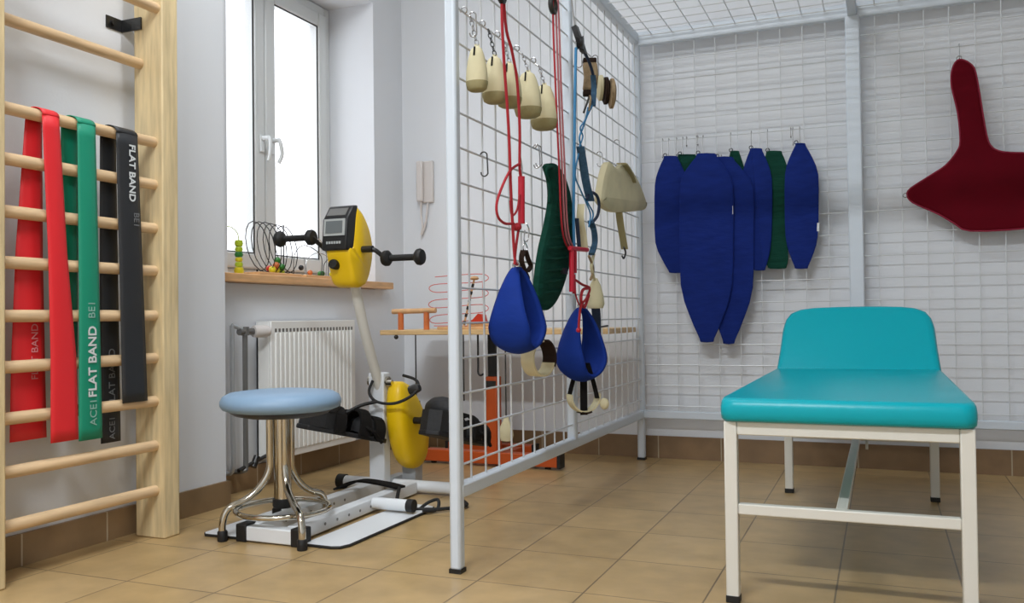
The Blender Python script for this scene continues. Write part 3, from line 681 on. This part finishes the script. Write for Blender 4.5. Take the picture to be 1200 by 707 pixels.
# ------------------------------------------------------------------ toys on the window board
ZS = .893
def toy(name,u,v,x,label,cat):
    p = at(u,v,'x',x); return thing(name,(x,p.y,ZS),label,cat), p.y
t, yy = toy('bead_tower',280,310,-2.47,'tower of yellow and green beads at the left end of the sill','bead toy')
zz = ZS
for i,(r,h,m) in enumerate(((.021,.03,'beadY'),(.017,.022,'beadL'),(.016,.02,'beadY'),(.018,.022,'beadG'),(.017,.022,'beadL'),(.018,.028,'beadL'))):
    MB().lathe((-2.47,yy,zz),[(0,0),(r*.8,.001),(r,h*.5),(r*.8,h-.001),(0,h)],16).build('bead',m,t); zz += h
MB().tube(catmull([(-2.47,yy,zz),(-2.47,yy-.01,zz+.03),(-2.47,yy-.05,zz+.05),(-2.47,yy-.09,zz+.045)],5),.002).build('wire','beadL',t)
t, yy = toy('bead_coaster',316,316,-2.50,'black coiled wire bead coaster standing on the sill','bead toy')
MB().box((-2.56,yy-.14,ZS),(-2.44,yy+.16,ZS+.016)).build('base','sill',t,bevel=.003)
P = []
for i in range(97):
    a = 2*PI*i/16; f_ = i/96; rr = .112-.012*abs(f_-.4); P.append(V(-2.50+rr*math.sin(a)*.62, yy-.10+.24*f_+rr*.30*math.cos(a), ZS+.128-rr*math.cos(a)))
MB().tube(P,.0022,6).build('wire','blk',t)
k = MB(); k.cyl((-2.50,yy-.085,ZS+.016),(-2.50,yy-.085,ZS+.03),.004); k.cyl((-2.50,yy+.1,ZS+.016),(-2.50,yy+.1,ZS+.24),.003); k.build('stem','blk',t)
for dy,dx,dz,m in ((.0,0,.035,'beadR'),(.035,.01,.03,'beadY'),(.06,.02,.045,'beadG'),(.055,.0,.075,'beadG'),(.02,.02,.05,'owood'),(-.02,.03,.03,'beadY'),(.07,.01,.022,'beadL')):
    MB().ball((-2.50+dx,yy+dy,ZS+dz),.016,14).build('bead',m,t)
t, yy = toy('bead_maze',370,318,-2.50,'pale wire bead maze with looped wires behind the trainer handle','bead toy')
MB().box((-2.56,yy-.16,ZS),(-2.44,yy+.17,ZS+.016)).build('base','sill',t,bevel=.003)
for j,(a,b2,h,m) in enumerate(((-.13,.0,.16,'dsteel'),(-.06,.13,.13,'steel'),(-.1,.1,.2,'steel'),(.02,.15,.1,'blk'))):
    P = [V(-2.50+.02*(j-1.5),yy+a,ZS+.012),V(-2.50+.02*(j-1.5),yy+a+.005,ZS+h*.7),V(-2.50+.01*(j-1.5),yy+(a+b2)/2,ZS+h),V(-2.50-.02*(j-1.5),yy+b2,ZS+h*.7),V(-2.50-.02*(j-1.5),yy+b2,ZS+.012)]
    MB().tube(catmull(P,8),.002,6).build('wire',m,t)
for dy,dz,m in ((-.06,.03,'owood'),(.04,.03,'beadG'),(.02,.028,'beadG'),(.12,.03,'beadY'),(-.13,.05,'blk')):
    MB().ball((-2.49,yy+dy,ZS+dz),.013,12).build('bead',m,t)

# ------------------------------------------------------------------ gear hung on the partition mesh
XO = XP+.05          # just in front of the partition, inside the cage
SR, SD = V(.923,.385,0), V(-.385,.923,0)
def fold(parent, name, m, cu, v_top, v_bot, width_px, sep, x, yaw, wend=.2, pw=2.2, belly=.35, nseg=40, th=.012, flip=1):
    """a long pad folded into a U and hung by both ends"""
    pt, pb = at(cu,v_top,'x',x), at(cu,v_bot,'x',x); Hh = pt.z-pb.z
    depth = (pt-V(0,0,H)).dot(SD); wmax = width_px*depth/F
    a = math.radians(yaw); e2 = SR*math.cos(a)+SD*math.sin(a); e1 = -SR*math.sin(a)+SD*math.cos(a)
    s = MB(); R = []
    for i in range(nseg+1):
        ph = -PI+2*PI*i/nseg; q = (1+math.cos(ph))/2          # 1 at the bottom, 0 at the tops
        off = sep/2*math.sin(ph)*(1+belly*(q-.5))
        tt_ = min(1,q/.74); w = wmax*(wend+(1-wend)*(tt_*(1.25-.25*tt_)))*(1-.16*max(0,(q-.74)/.26)**2)
        row = []
        for j in range(9):
            u = j/8-.5; bow = .012*(1-4*u*u)*math.sin(ph)
            row.append(s.bm.verts.new(pt + e1*(off+bow) + e2*u*w - V(0,0,Hh*q + .010*(1-4*u*u)*math.cos(ph)*0) + V(0,0,.018*(4*u*u)*max(0,math.cos(ph)))))
        R.append(row)
    for A,B in zip(R,R[1:]):
        for j in range(8): s.bm.faces.new((A[j],A[j+1],B[j+1],B[j]))
    return s.build(name,m,parent,solid=th), pt, pb, e1, e2, wmax

def chain(p, q, n, parent, m='steel'):
    p, q = Vector(p), Vector(q); d = (q-p)/n; s = MB()
    for i in range(n):
        c = p+d*(i+.5); ex = V(1,0,0) if i%2 else V(0,1,0)
        s.tube([c+ex*.0055*math.cos(2*PI*k_/10)+d.normalized()*d.length*.62*math.sin(2*PI*k_/10) for k_ in range(10)],.0016,5,closed=True)
    return s.build('chain',m,parent)
# cream weight cuffs in a row at the top
cuffs = [(559,56,107,22,23,'cream canvas weight cuff nearest the front post, first of the upper row'),
         (580,68,121,25,35,'second cream weight cuff from the front post in the upper row'),
         (597,76,126,25,44,'middle cream weight cuff behind the red cords'),
         (619,86,138,27,55,'fourth cream weight cuff from the front post in the upper row'),
         (638,101,152,27,68,'cream weight cuff at the far lower end of the upper row')]
zw = zs[13]
for i,(u,v0,v1,wp,vh,lab) in enumerate(cuffs):
    p = at(u,v0,'x',XO); t = thing('weight_cuff',at(u,v1,'x',XO),lab,'weight cuff','cream weight cuffs on the partition')
    pt, pb = at(u,v0,'x',XO), at(u,v1,'x',XO); hh = pt.z-pb.z; Rr = wp*.5*(pt.y*.923+.40)/F*1.2
    e2 = SR; e1 = SD
    MB().lathe(pb,[(0,.006*hh),(.62*Rr,.01*hh),(.86*Rr,.05*hh),(.98*Rr,.16*hh),(Rr,.30*hh),(.95*Rr,.48*hh),(.84*Rr,.66*hh),(.68*Rr,.83*hh),(.5*Rr,.96*hh),(.3*Rr,1.0*hh),(0,.99*hh)],24,(0,0,1),(1,.85)).build('bag','cream',t,angle=70)
    MB().lathe(pb,[(0,0),(.64*Rr,.0),(.90*Rr,.045*hh),(1.01*Rr,.16*hh),(1.02*Rr,.21*hh)],24,(0,0,1),(1,.85)).build('bottom_shade','khaki',t,angle=70)  # shading of the bag's underside, put into colour as a khaki shell
    s = MB(); s.strip([pt+SR*(-.2*Rr)-SD*.5*Rr+V(0,0,-.002),pt+SR*(-.25*Rr)-SD*.72*Rr-V(0,0,.22*hh)],.005,.004,SR); s.build('slit','webbing',t)
    s = MB(); s.strip([pt+e1*.004+V(0,0,.010),pt-e1*.006-V(0,0,.012)],.014,.006,e2); s.build('loop','cream',t)
    zz = min([z for z in zs if z > pt.z+.02])
    h = thing('chain_hook',(XP,pt.y,pt.z),'steel hook and short chain holding the '+['first','second','middle','fourth','last'][i]+' cream cuff of the upper row','hook','chain hooks of the upper cuffs')
    MB().tube(arc((XP+.010,pt.y,zz+.001),.010,PI*1.1,-PI*.35,(1,0,0),(0,0,1),10)+[V(XO-.02,pt.y,zz-.02)],.0022,6).build('hook','steel',h)
    chain((XO-.02,pt.y,zz-.018),(pt.x,pt.y,pt.z+.008),max(3,int((zz-pt.z)/.016)),h,'steel' if i!=1 else 'dsteel')

# two royal blue slings
def blue_sling(u,v0,v1,wp,sep,yaw,lab,x=XO+.03):
    t = thing('thigh_sling',at(u,v1,'x',x),lab,'sling')
    o,pt,pb,e1,e2,wm = fold(t,'pad','blue',u,v0,v1,wp,sep,x,yaw,.16,2.0,.6)
    s = MB()
    for sg in (-1,1): s.tube(arc(pt+e1*sg*.006+V(0,0,.010),.011,0,2*PI,e2,(0,0,1),12)[:-1],.0025,6,closed=True)
    s.build('hanging_ring','steel',t)
    return t,pt,pb,e1,e2
t1,p1,b1,e1a,e2a = blue_sling(606,315,413,52,.11,-27,'royal blue folded thigh sling hanging nearer the front post, left one of two')
t2,p2,b2_,e1b,e2b = blue_sling(681,362,446,40,.13,-42,'royal blue folded thigh sling hanging by the middle post, right one of two')
# cream and black cuffs caught under the slings
def ring_cuff(c, r, w, yaw, lab, m1, m2, ra, rb):
    a = math.radians(yaw); ax = SR*math.cos(a)+SD*math.sin(a); ex = -SR*math.sin(a)+SD*math.cos(a)
    t = thing('ankle_cuff',Vector(c)-V(0,0,r),lab,'ankle cuff','webbing cuffs below the blue slings')
    s = MB(); s.strip(arc(c,r,2*PI*ra[0],2*PI*ra[1],ex,(0,0,1),22),w,.006,ax); s.build('band',m1,t)
    s = MB(); s.strip(arc(c,r+.004,2*PI*rb[0],2*PI*rb[1],ex,(0,0,1),16),w*1.05,.007,ax); s.build('dark_band',m2,t)
    return t, ex, ax
c = at(631,420,'x',XO+.03)
t,ex,ax = ring_cuff(c,.055,.05,-40,'round cream and dark cuff hanging below the left blue sling','cream','brown',(.25,.95),(-.08,.2))
MB().strip([c+V(0,0,.058),c+V(0,0,.10)],.02,.005,SR).build('strap','webbing',t)
c = at(684,464,'x',XO+.03)
t,ex,ax = ring_cuff(c,.058,.04,-66,'cream band cuff with black straps below the right blue sling','cream','brown',(.48,1.02),(.70,.81))
s = MB()
for dx in (-.05,.0,.045): s.strip(catmull([c+SR*dx*.35+V(0,0,.12),c+SR*dx*.8+V(0,0,.05),c+SR*dx*1.1+V(0,0,-.01 if dx else -.07)],5),.026 if not dx else .016,.006,SR*.9+SD*.1)
s.build('strap','webbing',t)
k = MB(); k.ball(c+SR*.075+V(0,0,-.03),.018,12,(1,.6,1.2)); k.build('tip','cream',t)

# long dark green padded sling hung by one end
Pg = [(640,194),(649,193),(658,208),(664,232),(666,262),(664,300),(658,330),(650,352),(641,363),(633,362),(630,350),(631,325),(635,292),(641,262),(645,235),(644,212)]
xg = XO+.015
Pg3 = [at(u,v,'x',xg)+V((u-648)*.0004,0,0) for u,v in Pg]
t = thing('green_sling',at(637,363,'x',xg),'long dark green quilted sling curving down beside the left blue sling','sling')
o = MB().pad(catmull(Pg3,4,True),(1,0,0),.035,.02).build('pad','green',t)
s = MB()
for i in range(11):
    v = 212+13*i
    def edge(side):
        best = None; n = len(Pg)
        for a in range(n):
            (ua,va),(ub,vb) = Pg[a],Pg[(a+1)%n]
            if (va-v)*(vb-v) <= 0 and va != vb:
                uu = ua+(ub-ua)*(v-va)/(vb-va)
                best = uu if best is None else (min(best,uu) if side < 0 else max(best,uu))
        return best
    ul, ur = edge(-1), edge(1)
    A = at(ul+2.5,v+2,'x',xg); B = at(ur-2.5,v-1,'x',xg)
    s.tube([A+V((ul-648)*.0004+.014,0,0),(A+B)/2+V((ul+ur-1296)*.0002+.021,0,0),B+V((ur-648)*.0004+.014,0,0)],.005,5)
s.build('quilting','green',o)
s = MB(); s.tube(catmull([at(u,v,'x',xg+.012) for u,v in ((646,196),(641,198),(641,206),(644,214),(644,228),(643,238))],4),.006,6); s.build('loop','green',t)
k = MB(); q = at(660,318,'x',xg+.02); k.box(q-V(.01,.02,.01),q+V(.01,.02,.01)); k.build('buckle','blk',t)
pg = at(645,192,'x',xg); zg = min(z for z in zs if z > pg.z+.005)
s_hook((XP+.012,pg.y,zg),(1,0,0),max(.03,zg-pg.z),'steel S-hook holding the long green quilted sling',rad=.011)
# ropes
def rope(P, r, m, parent, n=6): return MB().tube(catmull(P,n),r,7).build('cord',m,parent)
xr = XO+.045
T = lambda u,v,x=xr: at(u,v,'x',x)
ztop = ZT-.02
def top_of(u,v,x=xr): p = T(u,v,x); return V(p.x,p.y,ztop)
t = thing('suspension_cord',p1,'red suspension cord holding the left blue sling, crossing the cream cuffs','suspension cord','red suspension cords')
rope([V(T(588,0).x,T(588,0).y,ztop),T(588,2),T(590,60),T(596,150),T(599,230),T(603,300),p1+V(0,0,.012)],.0045,'redrope',t)
rope([V(T(590,0).x,T(590,0).y+.004,ztop),T(591,10),T(600,60),T(606,95),T(609,150),T(609,195),T(611,212)],.0045,'redrope',t)
rope([T(609,192),T(598,200),T(588,220),T(582,240),T(584,255),T(592,262),T(602,262)],.004,'redrope',t)
rope([T(609,262),T(606,280),T(604,296),T(603,310)],.004,'redrope',t); rope([T(598,235),T(600,252),T(606,246),T(609,228)],.0035,'redrope',t)
MB().cyl(T(611,207),T(611,262),.0105,12).build('tensioner','redpl',t)
MB().ball(T(606,266),.014,12,(1,1,.9)).build('knot','redrope',t)
MB().tube([T(610,185),T(612,198),T(611,208)],.0025).build('clip','steel',t)
MB().tube(catmull([T(617,262),T(620,270),T(618,282),T(614,282),T(615,270)],4),.0022,6).build('carabiner','steel',t)
MB().tube(arc(T(588,-6),.02,0,2*PI,(0,1,0),(0,0,1),14)[:-1],.008,8,closed=True).build('pulley','blk',t)
# dark twisted strap above sling one
t = thing('strap_clip',T(616,320),'black twisted strap with a steel clip above the left blue sling','strap')
s = MB(); s.strip(catmull([T(613,294),T(611,304),T(614,316),T(618,326)],4),.016,.008,SR); s.strip(catmull([T(616,294),T(619,304),T(622,312),T(618,318)],4),.014,.008,SR); s.build('strap','brown',t)
MB().tube(catmull([T(615,284),T(613,290),T(615,297),T(618,291),T(615,284)],4),.002,6).build('clip','steel',t)

t = thing('suspension_cord',T(675,345),'faded red suspension cord hanging along the middle post to a red tensioner','suspension cord','red suspension cords')
for du in (0,3.5,6.5):
    rope([V(T(649,0).x,T(649,0).y,ztop),T(648+du,14),T(651+du,100),T(655+du,190),T(659+du,270),T(668+du,295)],.0035,'pinkrope' if du else 'redrope',t)
MB().tube(arc(T(648,6),.024,0,2*PI,(0,1,0),(0,0,1),14)[:-1],.009,8,closed=True).build('pulley','dsteel',t)
xr2 = xr+.02; T2 = lambda u,v: at(u,v,'x',xr2)
k = MB(); k.cyl(T2(670,291),T2(670,342),.009); k.cyl(T2(674,291),T2(674,320),.006); k.cyl(T2(668,291),T2(688,293),.008); k.cyl(T2(672,322),T2(673,344),.007); k.build('tensioner','redpl',t)
rope([T2(674,328),T2(683,334),T2(691,338),T2(687,350),T2(681,358),T2(679,372),T2(678,386)],.0045,'redrope',t)
rope([T2(690,338),T2(683,340),T2(681,352),T2(685,360),T2(690,346)],.0055,'redrope',t)
rope([T2(674,344),T2(678,356),p2+V(0,0,.012)],.003,'redrope',t)
MB().ball(T2(678,387),.009,10).build('bead','redpl',t)

t = thing('suspension_cord',T(690,280),'light blue suspension cord on a black pulley right of the middle post','suspension cord','blue suspension cord')
pul = T(680,50)
MB().lathe(pul,[(0,-.014),(.024,-.012),(.018,0),(.024,.012),(0,.014)],20,(1,.2,0)).build('pulley','blk',t)
MB().strip(catmull([V(pul.x-.02,pul.y,pul.z+.06),pul,T(684,62)],4),.03,.02,(0,1,0)).build('pulley_block','blk',t)
MB().tube([V(pul.x-.02,pul.y,pul.z+.06),V(pul.x-.05,pul.y,ztop)],.003).build('hook','steel',t)
rope([T(675,56),T(674,100),T(673,180),T(672,260),T(673,292)],.0055,'bluerope',t)
rope([T(684,60),T(690,72),T(695,88),T(697,104)],.006,'darkblue',t)
MB().strip(catmull([T(695,88),T(696,105),T(695,124)],5),[.02]*11,.012,SR).build('webbing_strap','dblue',t)
rope([T(694,124),T(688,136),T(683,150),T(679,162),T(682,174)],.0035,'bluerope',t); rope([T(689,126),T(686,140),T(680,150),T(683,160),T(679,172)],.003,'bluerope',t)
MB().strip(catmull([T(680,172),T(683,190),T(687,215),T(692,235)],6),.03,.012,SR).build('webbing_strap','dblue',t)
rope([T(678,180),T(674,205),T(680,222),T(688,240),T(692,252),T(690,266)],.003,'bluerope',t); rope([T(684,185),T(692,222),T(688,235),T(695,250),T(692,262)],.003,'bluerope',t)
rope([T(687,234),T(692,226),T(699,229),T(702,240),T(700,253),T(694,261)],.006,'darkblue',t)
MB().strip(catmull([T(692,260),T(696,270),T(697,285),T(693,298)],5),.022,.012,SR).build('webbing_strap','dblue',t)
# cream strap and bag near the middle post
t = thing('webbing_strap',T(683,292),'thin cream strap with a dark strip hanging above the red tensioner','strap')
MB().strip(catmull([T(681,240),T(680,256),T(683,274),T(685,292)],6),.026,.012,SR).build('band','cream',t); MB().strip(catmull([T(676,256),T(677,270),T(679,292)],6),.014,.008,SR).build('dark_strip','darkblue',t)
t = thing('weight_cuff',T(698,362),'small cream weight bag on a cream cord beside the right blue sling','weight cuff')
c = at(698,362,'x',xr)
MB().lathe(c,[(0,0),(.028,.002),(.034,.018),(.030,.05),(.02,.09),(.008,.115),(0,.117)],18,sq=(1,1)).build('bag','cream',t)
rope([T(696,298),T(693,312),T(696,326),c+V(0,0,.11)],.006,'cream',t); rope([T(690,300),T(695,315),T(692,328)],.005,'tan',t)
t = thing('webbing_strap',T(699,392),'dark blue strap hanging between the right sling and the mesh','strap')
MB().strip(catmull([T(698,360,XO),T(699,375,XO),T(699,394,XO),T(697,412,XO)],5),.034,.010,SR).build('band','darkblue',t)
MB().cyl(T(700,384,XO),T(712,382,XO),.004).build('pin','dsteel',t)
# rolled tan straps
for (u,v0,v1,wp,m,lab) in ((691,74,106,13,'tan','rolled tan strap with dark ends left of the blue strap'),(710,86,126,20,'tan','rolled cream and dark strap right of the blue strap')):
    t = thing('rolled_strap',T(u,v1,XO+.01),lab,'strap')
    pt, pb = T(u,v0,XO+.01), T(u,v1,XO+.01); hh = pt.z-pb.z
    if u < 700:
        s = MB(); s.strip([pt,(pt+pb)/2+V(.006,0,0),pb],.055,.035,SR); s.build('roll','tan',t,bevel=.008)
        for q,hq in ((pt,.018),(pb,-.022)): MB().strip([q,q+V(0,0,hq)],.052,.032,SR).build('dark_end','brown',t,bevel=.004)
        rope([pb+V(0,0,-.02),T(689,118),T(684,132)],.004,'dsteel',t); rope([pb+V(0,0,-.02),T(692,116),T(690,130)],.004,'tan',t)
    else:
        for j,(off,m_,sx) in enumerate(((-.022,'cream',.95),(.0,'brown',1.02),(.024,'tan',1.12))):
            s = MB(); s.lathe((pt+pb)/2+SR*off+V(0,0,-.012*j+.01),[(0,-.016),(.35*hh,-.014),(.5*hh*sx,-.006),(.5*hh*sx,.006),(.35*hh,.014),(0,.016)],22,SR,(1,.75)); s.build('coil',m_,t)
    zz = min(z for z in zs if z > pt.z+.01)
    s_hook((XP+.012,pt.y,zz),(1,0,0),max(.03,zz-pt.z),'steel S-hook holding the '+lab.split(' strap')[0]+(' strap with dark ends' if u<700 else ' dark strap'),rad=.012)
# cream bag cuff with dangling khaki strap
t = thing('weight_cuff',T(726,248,XO+.01),'cream weight cuff with dangling khaki strap near the back corner','weight cuff')
Pb = [(712,190),(708,200),(705,215),(703,232),(705,240),(714,247),(724,249),(738,248),(750,246),(752,240),(748,225),(742,210),(735,197),(730,191),(724,196),(719,197)]
MB().pad(catmull([at(u,v,'x',XO+.01)+V((u-727)*.0003,0,0) for u,v in Pb],3,True),(1,0,0),.05,.03).build('bag','cream',t)
s = MB(); s.strip(catmull([T(725,192,XO+.01),T(732,193,XO+.04),T(740,206,XO+.04),T(743,214,XO+.04)],4),.02,.006,SR); s.build('flap','khaki',t)
s = MB(); s.strip(catmull([T(725,246,XO+.01),T(727,262,XO+.01),T(730,280,XO+.01),T(732,292,XO+.01)],5),.03,.006,SR); s.build('strap','khaki',t)
MB().tube(catmull([T(731,290,XO+.01),T(733,296,XO+.01),T(731,303,XO+.01),T(729,300,XO+.01)],4),.004).build('clip','dsteel',t)
for u,n_ in ((712,'left'),(732,'right')):
    p = T(u,190,XO); zz = min(z for z in zs if z > p.z+.004); s_hook((XP+.012,p.y,zz),(1,0,0),max(.03,zz-p.z+.004),'steel S-hook on the %s end of the cream cuff with khaki strap'%n_,rad=.012)
# loose hooks hung on the partition
for u,v,n_ in ((566,190,'long steel snap hook hung alone left of the red cord'),(630,178,'steel S-hook hung empty above the green sling'),(553,36,'steel S-hook hung empty above the first cream cuff')):
    p = at(u,v,'x',XP+.012); zz = min(zs,key=lambda z:abs(z-p.z))
    o = s_hook((XP+.012,p.y,zz),(1,0,0),.05,n_,rad=.011,m='dsteel' if u==566 else 'steel')

# ------------------------------------------------------------------ light
def lamp(x,y,lab,power,sx=.6,sy=.6):
    t = thing('ceiling_light',(x,y,ZC),lab,'ceiling light')
    fr = MB(); 
    for lo,hi in (((-sx/2-.02,-sy/2-.02),(sx/2+.02,-sy/2)),((-sx/2-.02,sy/2),(sx/2+.02,sy/2+.02)),((-sx/2-.02,-sy/2),(-sx/2,sy/2)),((sx/2,-sy/2),(sx/2+.02,sy/2))):
        fr.box((x+lo[0],y+lo[1],ZC-.04),(x+hi[0],y+hi[1],ZC))
    fr.build('frame','lampw',t)
    MB().box((x-sx/2,y-sy/2,ZC-.03),(x+sx/2,y+sy/2,ZC-.02)).build('diffuser','lamp',t)
    d = bpy.data.lights.new('lamp_light','AREA'); d.shape = 'RECTANGLE'; d.size = sx; d.size_y = sy; d.energy = power; d.color = (.89,.95,1)
    o = bpy.data.objects.new('lamp_light',d); COL.objects.link(o); o.location = (x,y,ZC-.045)
lamp(-1.35,2.2,'long ceiling light above the trainer, outside the frame',22,1.2,.2)
lamp(-.75,-.4,'long ceiling light above the camera, outside the frame',108,1.2,.2)
w_ = bpy.data.worlds.new('world'); SC.world = w_; w_.use_nodes = True
wn = w_.node_tree.nodes; bg = wn['Background']; bg.inputs[0].default_value = (.93,.95,1,1); bg.inputs[1].default_value = 2.2
SC.view_settings.view_transform = 'Standard'; SC.view_settings.look = 'None'; SC.view_settings.exposure = .10; SC.view_settings.gamma = 1; SC.view_settings.use_curve_mapping = False
